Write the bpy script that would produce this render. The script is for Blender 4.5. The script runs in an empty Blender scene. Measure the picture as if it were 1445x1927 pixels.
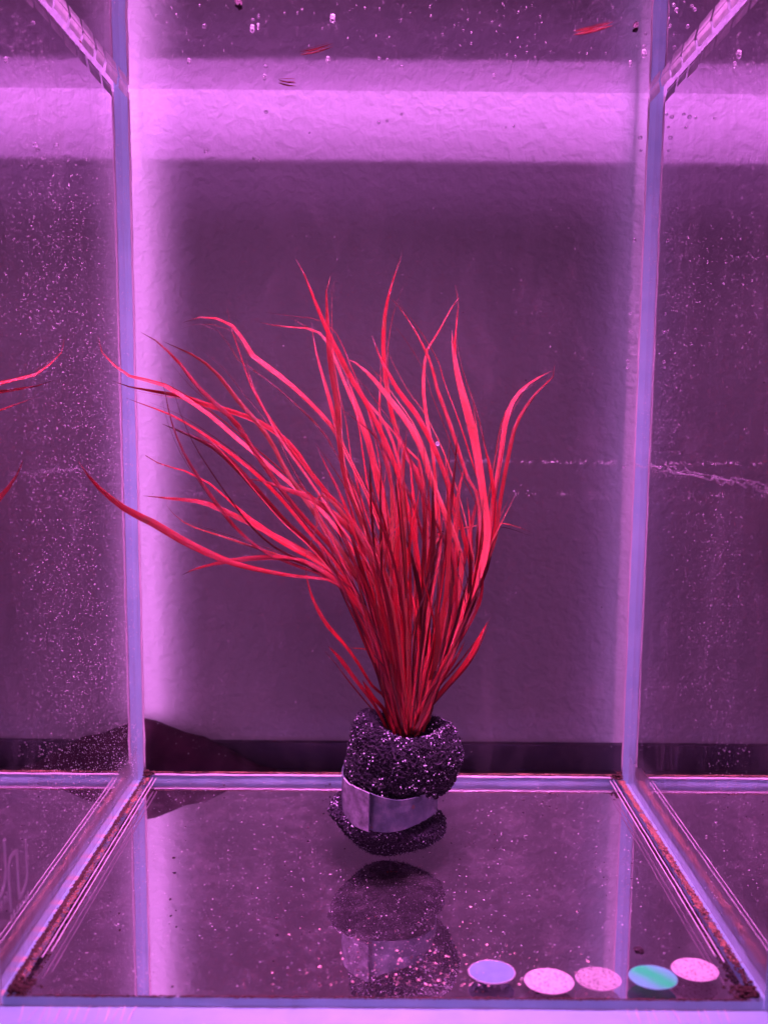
import bpy, math, random
from mathutils import Vector, Matrix, noise
random.seed(7)
C = bpy.context.scene.collection
scene = bpy.context.scene
R = math.radians

# ------------------------------------------------------------------ camera
F = 1717.28; PIT = .118547; ROLL = .00797306; YAW = .00202491
CAM = Vector((-.00097, -.269775, .113385))
c, s = math.cos(YAW), math.sin(YAW); cp, sp = math.cos(PIT), math.sin(PIT)
FW = Vector((s*cp, c*cp, -sp)); r0 = Vector((c, -s, 0)); u0 = r0.cross(FW)
RX = math.cos(ROLL)*r0 + math.sin(ROLL)*u0
UP = -math.sin(ROLL)*r0 + math.cos(ROLL)*u0
cd = bpy.data.cameras.new('camera'); cam = bpy.data.objects.new('camera', cd); C.objects.link(cam)
m = Matrix.Identity(4)
for i in range(3):
    m[i][0], m[i][1], m[i][2], m[i][3] = RX[i], UP[i], -FW[i], CAM[i]
cam.matrix_world = m
cd.sensor_fit = 'VERTICAL'; cd.sensor_height = 36; cd.lens = F/1927*36
cd.clip_start = .005; cd.clip_end = 20
cd.dof.use_dof = True; cd.dof.focus_distance = .232; cd.dof.aperture_fstop = 14
scene.camera = cam

def ray(px, py):
    return (FW + RX*((px-722.5)/F) + UP*((963.5-py)/F)).normalized()
def on(px, py, axis, val):
    d = ray(px, py); t = (val-CAM[axis])/d[axis]
    return CAM + d*t
def depth(p): return (Vector(p)-CAM).dot(FW)

# ------------------------------------------------------------------ world, lamps, exposure
w = bpy.data.worlds.new('World'); scene.world = w; w.use_nodes = True
bg = w.node_tree.nodes['Background']
bg.inputs['Color'].default_value = (.80, .200, .76, 1); bg.inputs['Strength'].default_value = .36
vs = scene.view_settings
vs.view_transform = 'Standard'; vs.look = 'None'; vs.exposure = 0; vs.gamma = 1; vs.use_curve_mapping = False
scene.cycles.max_bounces = 14; scene.cycles.transparent_max_bounces = 24
scene.cycles.glossy_bounces = 8; scene.cycles.diffuse_bounces = 3
scene.cycles.caustics_reflective = False; scene.cycles.caustics_refractive = False
scene.cycles.sample_clamp_indirect = 0; scene.cycles.sample_clamp_direct = 0
scene.cycles.use_denoising = True

W2 = .075; H = .2003; L = .1072; T = .0019; GAP = .0155   # tank half width, water height, depth, glass, gap to wall

def area(name, loc, d, sx, sy, power, col, spread):
    ld = bpy.data.lights.new(name, 'AREA'); ld.shape = 'RECTANGLE'; ld.size = sx; ld.size_y = sy
    ld.energy = power; ld.color = col; ld.spread = R(spread)
    o = bpy.data.objects.new(name, ld); C.objects.link(o)
    z = -Vector(d).normalized(); up = Vector((0, 0, 1)) if abs(z.z) < .99 else Vector((0, 1, 0))
    x = up.cross(z).normalized(); y = z.cross(x)
    mm = Matrix.Identity(4)
    for i in range(3): mm[i][0], mm[i][1], mm[i][2], mm[i][3] = x[i], y[i], z[i], loc[i]
    o.matrix_world = mm
    return o
# LED panel over the tank
area('tank_lamp', (.0, -.066, H+.16), (0, 0, -1), .15, .07, .30, (1, .23, .92), 40)
area('leaf_fill_light', (.01, -.138, H+.16), (-.02, .45, -1), .15, .07, .27, (1, .23, .86), 30)  # added fill lamp, brightens the leaf fronts
# added narrow lamp, standing in for light over the rim on to the wall
dv = Vector((.0, .78, -.62)).normalized()
tc = Vector((0, GAP, H+.0262)); area('wall_band_light', tc-dv*.20, (.0, .78, -.62), 1.1, .062, .34, (.90, .225, 1), 10)
# added side lamps: a wall glow past the left edge, a weaker one right
dl = Vector((.22, 1, -.28)).normalized()
tl = Vector((-.117, GAP, .13)); area('left_glow_light', tl-dl*.09, dl, .11, .42, .24, (.92, .28, 1), 80)
dr = Vector((-.22, 1, -.28)).normalized()
tr = Vector((.118, GAP, .12)); area('right_glow_light', tr-dr*.09, dr, .11, .42, .035, (.45, .25, 1), 90)

area('wall_fill_light', (.15, -.95, .40), (-.15, .95, -.30), .9, .6, 1.2, (.95, .34, .90), 180)  # added broad lamp, lifts the dark wall and fills the plant

# ------------------------------------------------------------------ helpers
class MB:
    def __init__(s): s.v = []; s.f = []; s.mi = []; s.uv = None
    def add(s, vs_, fs_, mi=0):
        b = len(s.v); s.v += [tuple(q) for q in vs_]
        for f in fs_: s.f.append(tuple(b+i for i in f)); s.mi.append(mi)
    def box(s, a, b, mi=0):
        x0, y0, z0 = a; x1, y1, z1 = b
        vs_ = [(x, y, z) for x in (x0, x1) for y in (y0, y1) for z in (z0, z1)]
        fs_ = [(0, 1, 3, 2), (4, 6, 7, 5), (0, 4, 5, 1), (2, 3, 7, 6), (0, 2, 6, 4), (1, 5, 7, 3)]
        base = len(s.v); s.v += vs_
        if isinstance(mi, int): mi = [mi]*6
        for f, k in zip(fs_, mi): s.f.append(tuple(base+i for i in f)); s.mi.append(k)   # -x +x -y +y -z +z
    def blob(s, p, r, sq=(1, 1, 1), jit=0, mi=0, hi=False, rot=None):
        if hi: V, Fc = ICO1
        else: V, Fc = OCT if jit == 0 else ICO0
        vs_ = []
        for q in V:
            k = 1+random.uniform(-jit, jit)
            v = Vector((q[0]*sq[0]*r*k, q[1]*sq[1]*r*k, q[2]*sq[2]*r*k))
            if rot is not None: v = rot @ v
            vs_.append(v+Vector(p))
        s.add(vs_, Fc, mi)
    def tube(s, pts, rad, n=6, mi=0, cap=True):
        pts = [Vector(p) for p in pts]; rings = []
        for i, p in enumerate(pts):
            t = (pts[min(i+1, len(pts)-1)]-pts[max(i-1, 0)]).normalized()
            a = t.cross(Vector((0, 0, 1)) if abs(t.z) < .9 else Vector((0, 1, 0))).normalized(); b = t.cross(a)
            r = rad[i] if isinstance(rad, (list, tuple)) else rad
            rings.append([p+(a*math.cos(2*math.pi*k/n)+b*math.sin(2*math.pi*k/n))*r for k in range(n)])
        vs_ = [q for rg in rings for q in rg]; fs_ = []
        for i in range(len(pts)-1):
            for k in range(n):
                k2 = (k+1) % n; fs_.append((i*n+k, i*n+k2, (i+1)*n+k2, (i+1)*n+k))
        if cap: fs_ += [tuple(reversed(range(n))), tuple((len(pts)-1)*n+k for k in range(n))]
        s.add(vs_, fs_, mi)
    def build(s, name, mats, parent=None, smooth=False, **props):
        me = bpy.data.meshes.new(name); me.from_pydata(s.v, [], s.f)
        if not isinstance(mats, (list, tuple)): mats = [mats]
        for q in mats: me.materials.append(q)
        me.polygons.foreach_set('material_index', s.mi)
        if smooth: me.polygons.foreach_set('use_smooth', [True]*len(s.f))
        if s.uv:
            ul = me.uv_layers.new(name='UVMap')
            for lp in me.loops: ul.data[lp.index].uv = s.uv[lp.vertex_index]
        me.update()
        o = bpy.data.objects.new(name, me); C.objects.link(o)
        if parent: o.parent = parent
        for k, v in props.items(): o[k] = v
        return o
def ico(n):
    import bmesh
    bm = bmesh.new(); bmesh.ops.create_icosphere(bm, subdivisions=n, radius=1)
    V = [tuple(v.co) for v in bm.verts]; Fc = [tuple(v.index for v in f.verts) for f in bm.faces]; bm.free()
    return V, Fc
ICO0 = ico(1); ICO1 = ico(2)
OCT = ([(1, 0, 0), (-1, 0, 0), (0, 1, 0), (0, -1, 0), (0, 0, 1), (0, 0, -1)],
       [(0, 2, 4), (2, 1, 4), (1, 3, 4), (3, 0, 4), (2, 0, 5), (1, 2, 5), (3, 1, 5), (0, 3, 5)])

def empty(name, loc, **props):
    o = bpy.data.objects.new(name, None); C.objects.link(o); o.location = loc; o.empty_display_size = .01
    for k, v in props.items(): o[k] = v
    return o
def attach(parent, child):
    child.parent = parent; child.matrix_parent_inverse = Matrix.Translation(-Vector(parent.location))

class N:
    """small node helper"""
    def __init__(s, name):
        s.m = bpy.data.materials.new(name); s.m.use_nodes = True; s.t = s.m.node_tree
        s.t.nodes.clear(); s.out = s.t.nodes.new('ShaderNodeOutputMaterial')
    def n(s, typ, **kw):
        q = s.t.nodes.new('ShaderNode'+typ)
        for k, v in kw.items():
            if isinstance(v, tuple) and len(v) == 2 and hasattr(v[0], 'links'): pass
            setattr(q, k, v)
        return q
    def l(s, a, b): s.t.links.new(a, b)
    def val(s, inp, v):
        if hasattr(v, 'is_output'): s.l(v, inp)
        else: inp.default_value = v
    def coord(s, kind='Object', scale=(1, 1, 1)):
        tc_ = s.n('TexCoord'); mp = s.n('Mapping'); s.l(tc_.outputs[kind], mp.inputs['Vector'])
        mp.inputs['Scale'].default_value = scale; return mp.outputs[0]
    def noise(s, vec, scale, detail=4, rough=.55, dist=0):
        q = s.n('TexNoise'); s.l(vec, q.inputs['Vector']); q.inputs['Scale'].default_value = scale
        q.inputs['Detail'].default_value = detail; q.inputs['Roughness'].default_value = rough
        q.inputs['Distortion'].default_value = dist; return q.outputs['Fac']
    def ramp(s, fac, stops):
        q = s.n('ValToRGB'); s.l(fac, q.inputs[0]); e = q.color_ramp.elements
        while len(e) < len(stops): e.new(.5)
        for k, (p, col) in enumerate(stops):
            e[k].position = p; e[k].color = (*col, 1) if len(col) == 3 else col
        return q.outputs['Color']
    def math(s, op, a, b=0.0, clamp=False):
        q = s.n('Math'); q.operation = op; q.use_clamp = clamp; s.val(q.inputs[0], a); s.val(q.inputs[1], b); return q.outputs[0]
    def remap(s, v, a, b, c_=0., d=1.):
        q = s.n('MapRange'); q.interpolation_type = 'SMOOTHSTEP'; s.val(q.inputs['Value'], v)
        for k, x in zip(('From Min', 'From Max', 'To Min', 'To Max'), (a, b, c_, d)): q.inputs[k].default_value = x
        return q.outputs[0]
    def mixc(s, f, a, b, mode='MIX'):
        q = s.n('Mix'); q.data_type = 'RGBA'; q.blend_type = mode
        s.val(q.inputs[0], f)
        for i_, v in ((6, a), (7, b)):
            if isinstance(v, tuple): q.inputs[i_].default_value = (*v, 1)
            else: s.l(v, q.inputs[i_])
        return q.outputs[2]
    def bump(s, h, strength, dist):
        q = s.n('Bump'); s.l(h, q.inputs['Height']); q.inputs['Strength'].default_value = strength
        q.inputs['Distance'].default_value = dist; return q.outputs[0]
    def mix(s, f, a, b):
        q = s.n('MixShader'); s.val(q.inputs[0], f); s.l(a, q.inputs[1]); s.l(b, q.inputs[2]); return q.outputs[0]
    def bsdf(s, col=(.8, .8, .8), rough=.5, metal=0, spec=.5, normal=None, coat=0, trans=0):
        q = s.n('BsdfPrincipled')
        if isinstance(col, tuple): q.inputs['Base Color'].default_value = (*col, 1)
        else: s.l(col, q.inputs['Base Color'])
        s.val(q.inputs['Roughness'], rough); q.inputs['Metallic'].default_value = metal
        q.inputs['Specular IOR Level'].default_value = spec; q.inputs['Coat Weight'].default_value = coat
        q.inputs['Transmission Weight'].default_value = trans
        if normal is not None: s.l(normal, q.inputs['Normal'])
        return q.outputs[0]
    def shader(s, typ, col, rough=None, normal=None):
        q = s.n('Bsdf'+typ)
        if isinstance(col, tuple): q.inputs['Color'].default_value = (*col, 1)
        else: s.l(col, q.inputs['Color'])
        if rough is not None: q.inputs['Roughness'].default_value = rough
        if normal is not None: s.l(normal, q.inputs['Normal'])
        return q.outputs[0]
    def done(s, sh): s.l(sh, s.out.inputs['Surface']); return s.m

def tir_material(name, dust=.05, streak=(1, 1, 1), refl=(.93, .90, .93), wave=0.0, base=0.01, amt=.25, thr=.47, s1=90, grit=.5, lo=.62, hi=.70, film=0):
    """the outer face of a wall of water and glass: at a slant it is a total mirror, square on it is clear"""
    k = N(name); g = k.n('NewGeometry'); dt = k.n('VectorMath'); dt.operation = 'DOT_PRODUCT'
    k.l(g.outputs['True Normal'], dt.inputs[0]); k.l(g.outputs['Incoming'], dt.inputs[1])
    cs = k.math('ABSOLUTE', dt.outputs['Value'])
    fac = k.remap(cs, lo, hi, 1, 0)
    nrm = None
    if wave:
        v = k.coord('Object'); nrm = k.bump(k.noise(v, 45, 2), wave, .002)
    tr_ = k.shader('Transparent', (.97, .955, .985)); gl = k.shader('Glossy', refl, .0, nrm)
    body = k.mix(fac, tr_, gl)
    v = k.coord('Object', streak)
    d1 = k.remap(k.noise(v, s1, 6, .65, .4), thr, .78, 0, amt)
    d2 = k.math('ADD', d1, base)
    gr = k.remap(k.noise(k.coord('Object'), 2600, 2, .6), .66, .72, 0, grit)
    d3 = k.math('MAXIMUM', d2, k.math('MULTIPLY', gr, k.remap(k.noise(v, 60, 3), .42, .6, .15, 1)))
    if film:
        sz = k.n('SeparateXYZ'); k.l(k.coord('Object'), sz.inputs[0])
        fm = k.math('MULTIPLY', k.remap(sz.outputs['Z'], .002, .015, film, 0), k.remap(k.noise(v, 130, 5), .3, .6, .6, 1))
        d3 = k.math('MAXIMUM', d3, fm)
    df = k.bsdf((.72, .66, .70), .8, spec=.2); tl_ = k.shader('Translucent', (.72, .66, .72))
    veil = k.mix(.5, df, tl_)
    return k.done(k.mix(k.math('MULTIPLY', d3, dust), body, veil))

def clear_material(name, streak=(1, 1, 1), amt=.12, scale=60, thr=.5, fine=.3):
    k = N(name); v = k.coord('Object', streak)
    d1 = k.remap(k.noise(v, scale, 7, .7, .6), thr, .8, 0, amt)
    fn = k.remap(k.noise(k.coord('Object'), 3200, 2, .6), .665, .72, 0, fine)
    d = k.math('MAXIMUM', d1, k.math('MULTIPLY', fn, k.remap(k.noise(v, 40, 3), .4, .65, 0, 1)))
    veil = k.mix(.45, k.bsdf((.74, .66, .70), .8, spec=.2), k.shader('Translucent', (.75, .68, .75)))
    return k.done(k.mix(d, k.shader('Transparent', (.985, .98, .99)), veil))

# ------------------------------------------------------------------ materials
def mat_wall():
    k = N('white plaster'); v = k.coord('Object')
    h = k.math('ADD', k.noise(v, 330, 3, .5, .3), k.math('MULTIPLY', k.noise(v, 60, 2), .5))
    nb = k.bump(h, .8, .0011)
    col = k.ramp(k.noise(v, 25, 4), [(.3, (.79, .78, .77)), (.7, (.84, .83, .82))])
    return k.done(k.bsdf(col, .85, normal=nb, spec=.2))
def mat_shelf():
    k = N('dark shelf top'); v = k.coord('Object')
    col = k.ramp(k.noise(v, 70, 5), [(.35, (.06, .05, .07)), (.75, (.14, .11, .14))])
    return k.done(k.bsdf(col, .6))
def mat_edge(name='polished glass edge', seg=False):  # pale diffuse colour stands in for light piped along the glass
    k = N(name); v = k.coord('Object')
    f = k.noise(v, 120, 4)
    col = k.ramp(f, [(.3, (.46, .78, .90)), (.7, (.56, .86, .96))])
    if seg:  # pinkish bands paint in LED images along the edge
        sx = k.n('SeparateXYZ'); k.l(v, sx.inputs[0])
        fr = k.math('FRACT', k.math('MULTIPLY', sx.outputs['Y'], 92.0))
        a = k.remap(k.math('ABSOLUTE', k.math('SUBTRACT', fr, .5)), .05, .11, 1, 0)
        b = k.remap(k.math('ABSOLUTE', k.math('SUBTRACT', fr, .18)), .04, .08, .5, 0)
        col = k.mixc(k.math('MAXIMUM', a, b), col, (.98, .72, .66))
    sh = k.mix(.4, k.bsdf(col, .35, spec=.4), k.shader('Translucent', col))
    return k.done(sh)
def mat_simple(name, col, rough=.5, metal=0, spec=.5, var=.3, scale=900, transl=0, coat=0):
    k = N(name); v = k.coord('Object')
    a = tuple(max(0, x*(1-var)) for x in col); b = tuple(min(1, x*(1+var)) for x in col)
    cc = k.ramp(k.noise(v, scale, 4), [(.3, a), (.7, b)])
    sh = k.bsdf(cc, rough, metal, spec, coat=coat)
    if transl: sh = k.mix(transl, sh, k.shader('Translucent', cc))
    return k.done(sh)
def mat_leaf(name, dark, mid, light, transl=.30):
    k = N(name)
    uv = k.coord('UV', (9, 1.6, 1)); oi = k.n('ObjectInfo')
    add = k.n('VectorMath'); add.operation = 'ADD'; k.l(uv, add.inputs[0])
    cmb = k.n('CombineXYZ'); k.l(k.math('MULTIPLY', oi.outputs['Random'], 37), cmb.inputs[1]); k.l(cmb.outputs[0], add.inputs[1])
    st = k.noise(add.outputs[0], 1.9, 6, .7)
    base = k.ramp(st, [(.3, dark), (.52, mid), (.72, light)])
    rnd = k.remap(oi.outputs['Random'], 0, 1, .72, 1.18)
    cc = k.mixc(1., base, k.ramp(oi.outputs['Random'], [(0, (.30, .28, .28)), (.55, (.8, .8, .8)), (1, (1.1, 1.1, 1.1))]), 'MULTIPLY')
    su = k.n('SeparateXYZ'); tcu = k.n('TexCoord'); k.l(tcu.outputs['UV'], su.inputs[0])
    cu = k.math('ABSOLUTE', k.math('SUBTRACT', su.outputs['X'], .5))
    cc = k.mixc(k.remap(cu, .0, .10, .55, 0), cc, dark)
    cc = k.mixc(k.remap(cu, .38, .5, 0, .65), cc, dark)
    vein = k.math('SINE', k.math('MULTIPLY', su.outputs['X'], 21))
    cc = k.mixc(k.remap(vein, .0, 1, 0, .45), cc, dark)
    patch = k.noise(k.coord('Object'), 90, 3)
    cc = k.mixc(k.remap(patch, .42, .62, 0, .45), cc, dark)
    # browned tip
    tcx = k.n('TexCoord'); sx = k.n('SeparateXYZ'); k.l(tcx.outputs['UV'], sx.inputs[0])
    cc = k.mixc(k.remap(sx.outputs['Y'], 0, .07, .9, 0), cc, (.10, .02, .02))
    sp_ = k.remap(k.noise(k.coord('Object'), 1500, 2), .68, .74, 0, .8)
    cc = k.mixc(sp_, cc, (.12, .01, .015)); cc = k.mixc(k.remap(k.noise(k.coord('Object'), 260, 3), .60, .70, 0, .55), cc, (.34, .10, .04))
    nb = k.bump(st, .8, .0005)
    sh = k.mix(transl, k.bsdf(cc, .30, spec=.7, normal=nb), k.shader('Translucent', cc))
    return k.done(sh)
M = {}
M['wall'] = mat_wall(); M['shelf'] = mat_shelf()
M['edge'] = mat_edge(); M['edge_led'] = mat_edge('glass edge with LED images', True)
M['tir_floor'] = tir_material('floor glass underside', dust=.8, streak=(1, 1.1, 1), base=.040, amt=.03)
M['tir_side'] = tir_material('side glass outer face', dust=1.0, streak=(1, 1, .35), base=.012, amt=.14, thr=.48, grit=.7, film=.6)
M['tir_back'] = tir_material('back glass outer face', dust=.6, streak=(1, 1, .5), base=.006, amt=.05, grit=.3, lo=.68, hi=.75)
M['tir_water'] = tir_material('water surface skin', dust=.3, base=.0, amt=.04, wave=.05, grit=.4)
M['clear_floor'] = clear_material('floor glass top', (1, 1.1, 1), .08, 110, .46, .5)
M['clear_side'] = clear_material('side glass inner face', (1, 1, .3), .22, 70, .5, .55)
M['clear_back'] = clear_material('back glass inner face', (1, 1, .4), .07, 50, .5, .25)
M['clear_front'] = clear_material('front glass face', (1, 1, .4), .0, 50, .6, .0)
M['bead'] = mat_simple('clear silicone bead', (.84, .76, .80), .25, var=.08, scale=200, transl=.35, spec=.6)
M['men'] = mat_simple('painted meniscus glow', (.88, .84, .88), .15, var=.12, scale=500, transl=.85)
M['dirt'] = mat_simple('brown algae dirt', (.05, .018, .014), .9, var=.6, scale=1500)
M['rust'] = mat_simple('rusty silt', (.30, .14, .09), .85, var=.6, scale=1400)
M['speck'] = mat_simple('pale mineral speck', (.88, .84, .88), .3, var=.3, transl=.4)
M['dark_speck'] = mat_simple('dark fleck', (.03, .012, .02), .8, var=.5)
k_ = N('air bubble'); fr_ = k_.n('LayerWeight'); fr_.inputs['Blend'].default_value = .45
M['bubble'] = k_.done(k_.mix(k_.remap(fr_.outputs['Fresnel'], .05, .7, .12, .85), k_.shader('Transparent', (.96, .96, .98)), k_.bsdf((.72, .70, .74), .06, spec=1.0)))
M['glint'] = mat_simple('sparkle bubble', (.82, .78, 1.0), .12, spec=1.0, var=.1, coat=1.0)
leafmats = {
 'c': mat_leaf('crimson leaf', (.62, .010, .022), (.90, .038, .055), (1., .15, .15)),
 'd': mat_leaf('dark maroon leaf', (.24, .004, .012), (.46, .012, .028), (.70, .04, .07), .35),
 'p': mat_leaf('pink leaf', (.78, .05, .06), (.90, .15, .13), (.98, .35, .30)),
 'b': mat_leaf('brownish leaf', (.10, .008, .008), (.26, .022, .018), (.48, .11, .06), .25),
 'o': mat_leaf('coral leaf', (.70, .06, .05), (.85, .22, .14), (.92, .40, .28)),
}

# ------------------------------------------------------------------ setting: wall and shelf
b = MB()
b.box((-1.2, GAP, -.3), (1.2, GAP+.05, 1.0)); b.build('wall', M['wall'], kind='structure')
b = MB(); b.box((-1.2, -.62, -.05), (1.2, GAP-.0002, -T-.0022)); b.build('shelf', M['shelf'], kind='structure')

b = MB(); b.box((-1.2, GAP-.0024, -T-.0020), (1.2, GAP-.0003, .0047)); b.build('dark_strip', M['shelf'], kind='structure')  # dark strip added along the wall foot behind the tank
# ------------------------------------------------------------------ the tank
tank = empty('glass_tank', (0, -L/2, -T-.0022), label='clear glass aquarium with polished lilac edges filled with water', category='aquarium')
def pane(name, a, b_, faces, mats, label=None):
    q = MB(); q.box(a, b_, faces); o = q.build(name, mats); attach(tank, o)
    if label: o['label'] = label
    return o
TOP = H+.05; FT = .0055; e = .00015
# faces order -x +x -y +y -z +z ; material 0 = tir (outer), 1 = clear (inner), 2 = edge
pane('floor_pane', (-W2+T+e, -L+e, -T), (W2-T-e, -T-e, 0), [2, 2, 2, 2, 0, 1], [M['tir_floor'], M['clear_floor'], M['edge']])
pane('side_pane', (-W2, -L+e, -T), (-W2+T, -e-T, TOP), [0, 1, 2, 2, 2, 2], [M['tir_side'], M['clear_side'], M['edge_led']], 'left side pane speckled white with an etched mark')
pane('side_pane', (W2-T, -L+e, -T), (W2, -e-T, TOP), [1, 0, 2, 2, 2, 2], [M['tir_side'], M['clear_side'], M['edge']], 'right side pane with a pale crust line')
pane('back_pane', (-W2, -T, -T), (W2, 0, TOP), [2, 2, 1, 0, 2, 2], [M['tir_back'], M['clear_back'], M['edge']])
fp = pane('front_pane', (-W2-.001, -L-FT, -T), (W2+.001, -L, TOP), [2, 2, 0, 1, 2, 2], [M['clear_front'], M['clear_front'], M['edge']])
pane('base_sheet', (-W2-.0005, -L-FT, -T-.0021), (W2+.0005, 0, -T-.0004), 0, [M['shelf']])
# silicone beads in the corners
def bead(pts, r, mat='bead', name='silicone_bead'):
    q = MB(); n = 60; P = []
    for i in range(n+1):
        t = i/n*(len(pts)-1); j = min(int(t), len(pts)-2); u = t-j
        p = Vector(pts[j]).lerp(Vector(pts[j+1]), u)
        p += Vector((noise.noise(p*160), noise.noise(p*160+Vector((9, 0, 0))), noise.noise(p*160+Vector((0, 9, 0)))))*r*.45
        P.append(p)
    rr = [r*(1+.3*noise.noise(p*300)) for p in P]
    q.tube(P, rr, 7); o = q.build(name, M[mat], smooth=True); attach(tank, o); return o
xi = W2-T
bead([(-xi+.0003, -T-.0003, .001), (-xi+.0003, -T-.0003, H-.001)], .00034)
bead([(xi-.0003, -T-.0003, .001), (xi-.0003, -T-.0003, H-.001)], .00026)
bead([(-xi, -T-.0004, .0002), (xi, -T-.0004, .0002)], .00030)
for sgn in (-1, 1):
    bead([(sgn*(xi-.0034), -T-.003, .0003), (sgn*(xi-.0034), -L+.012, .0003)], .00018)
    bead([(sgn*(xi-.0045), -T-.003, .0003), (sgn*(xi-.0045), -L+.014, .0003)], .00015)

# water skin
q = MB(); q.add([(-xi, -L, H), (xi, -L, H), (xi, -T, H), (-xi, -T, H)], [(0, 1, 2, 3)])
q.build('water_surface', M['tir_water'], kind='structure')

# pale segments put in for the bright wall seen through the waterline
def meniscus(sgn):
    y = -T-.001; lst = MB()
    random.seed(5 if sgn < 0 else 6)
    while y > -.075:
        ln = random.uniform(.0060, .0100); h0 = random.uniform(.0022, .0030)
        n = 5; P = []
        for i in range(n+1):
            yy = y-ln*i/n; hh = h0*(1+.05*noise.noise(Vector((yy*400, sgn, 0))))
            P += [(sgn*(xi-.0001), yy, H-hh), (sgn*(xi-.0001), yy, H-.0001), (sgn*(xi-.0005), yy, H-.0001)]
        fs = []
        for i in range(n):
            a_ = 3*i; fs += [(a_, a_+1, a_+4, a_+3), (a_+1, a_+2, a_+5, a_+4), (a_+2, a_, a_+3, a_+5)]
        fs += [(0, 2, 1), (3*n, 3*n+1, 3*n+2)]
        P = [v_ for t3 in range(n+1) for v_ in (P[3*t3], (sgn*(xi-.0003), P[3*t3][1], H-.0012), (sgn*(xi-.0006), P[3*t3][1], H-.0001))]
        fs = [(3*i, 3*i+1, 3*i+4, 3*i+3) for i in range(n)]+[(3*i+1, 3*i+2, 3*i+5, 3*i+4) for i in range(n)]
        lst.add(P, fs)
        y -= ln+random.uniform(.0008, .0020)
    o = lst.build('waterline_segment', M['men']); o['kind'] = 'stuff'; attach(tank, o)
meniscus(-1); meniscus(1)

# etched mark on the left pane
def stroke(q, pts, wd, ax=0, val=-xi+.0002):
    P = [on(px, py, ax, val) for px, py in pts]
    for a_, b_ in zip(P, P[1:]):
        t = (b_-a_).normalized(); nn = Vector((1, 0, 0)).cross(t).normalized()*wd/2; o_ = Vector((.00008, 0, 0))
        q.add([a_-nn, a_+nn, b_+nn, b_-nn, a_-nn+o_, a_+nn+o_, b_+nn+o_, b_-nn+o_],
              [(0, 1, 2, 3), (4, 7, 6, 5), (0, 4, 5, 1), (1, 5, 6, 2), (2, 6, 7, 3), (3, 7, 4, 0)])
def smoothpts(pts, n=6):
    P = [Vector((p[0], p[1], 0)) for p in pts]; out = []
    for i in range(len(P)-1):
        p0, p1, p2, p3 = P[max(i-1, 0)], P[i], P[i+1], P[min(i+2, len(P)-1)]
        for j in range(n):
            t = j/n
            v = .5*((2*p1)+(p2-p0)*t+(2*p0-5*p1+4*p2-p3)*t*t+(3*p1-p0-3*p2+p3)*t*t*t); out.append((v.x, v.y))
    out.append(tuple(pts[-1])); return out
q = MB()
stroke(q, smoothpts([(8, 1580), (10, 1615), (11, 1644), (8, 1668), (-2, 1690), (-10, 1690), (-18, 1640), (-20, 1590)]), .0009)
stroke(q, smoothpts([(21, 1715), (17, 1655), (18, 1624), (24, 1608), (32, 1602)]), .0009)
stroke(q, smoothpts([(32, 1602), (33, 1633), (37, 1690)]), .0009)
stroke(q, smoothpts([(37, 1690), (45, 1675), (51, 1650), (50, 1615), (48, 1580)]), .0009)
for x, y0, y1 in ((22, 1722, 1736), (27, 1712, 1728), (33, 1706, 1717), (38, 1701, 1712), (43, 1695, 1707), (49, 1686, 1699), (53, 1679, 1691), (3, 1695, 1706), (9, 1688, 1699), (14, 1690, 1697)):
    stroke(q, [(x, y0), (x, y1)], .0006)
k_ = N('etched frost'); sh_ = k_.mix(.85, k_.shader('Transparent', (1, 1, 1)), k_.mix(.5, k_.bsdf((.8, .75, .8), .8), k_.shader('Translucent', (.9, .85, .9)))); M['etch'] = k_.done(sh_)
o = q.build('etched_mark', M['etch']); attach(tank, o)

q = MB(); random.seed(8)  # thin pale slanting streaks along the front sill
for (xa, xb, n_) in ((38, 262, 13), (1185, 1395, 11)):
    for i in range(n_):
        x = xa+(xb-xa)*(i+random.uniform(-.25, .25))/n_; h_ = random.uniform(22, 34); k3 = 1 if xa < 700 else -1
        pts_ = [(x+k3*random.uniform(8, 20), 1922-h_), (x+k3*6, 1924-h_*.5), (x, 1925)]
        P = [on(px, py, 2, -T+.0003) for px, py in pts_]; wd_ = random.uniform(.00004, .00012)
        q.add([v_ for p in P for v_ in (p-Vector((wd_, 0, 0)), p+Vector((wd_, 0, 0)))], [(0, 1, 3, 2), (2, 3, 5, 4)])
o = q.build('sill_streak', M['bead'], kind='stuff'); attach(tank, o)

# ------------------------------------------------------------------ silt, specks, residue (uncountable)
def dirt_line(name, a, b_, n, r, mat, spread, label, cat, gaps=.3, seed=1):
    random.seed(seed); q = MB(); a = Vector(a); b_ = Vector(b_); t = (b_-a).normalized()
    side = Vector((-t.y, t.x, 0))
    for i in range(n):
        u = random.random(); p = a.lerp(b_, u)
        dens = noise.noise(p*190+Vector((seed*3, 0, 0)))+.5*noise.noise(p*700)
        if dens < gaps-.9: continue
        rr = r*random.uniform(.35, 1.1)*(1+dens*.8)
        p = p+side*random.gauss(0, spread)+Vector((0, 0, rr*.3+.00005))
        q.blob(p, rr, (1.3, 1.1, .55), .35, rot=Matrix.Rotation(random.uniform(0, 3), 3, 'Z'))
    o = q.build(name, mat); o['label'] = label; o['category'] = cat; o['kind'] = 'stuff'
dirt_line('dark_silt', (-xi+.0008, -.004, 0), (-xi+.0008, -L+.002, 0), 4200, .00020, [M['dirt']], .00026, 'dark brown dirt packed along the left floor seam', 'dirt', .25, 1)
dirt_line('rusty_silt', (-xi+.0018, -.004, 0), (-xi+.0018, -L+.004, 0), 2400, .00013, [M['rust']], .0004, 'rusty brown silt beside the left floor seam', 'dirt', .35, 2)
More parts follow.
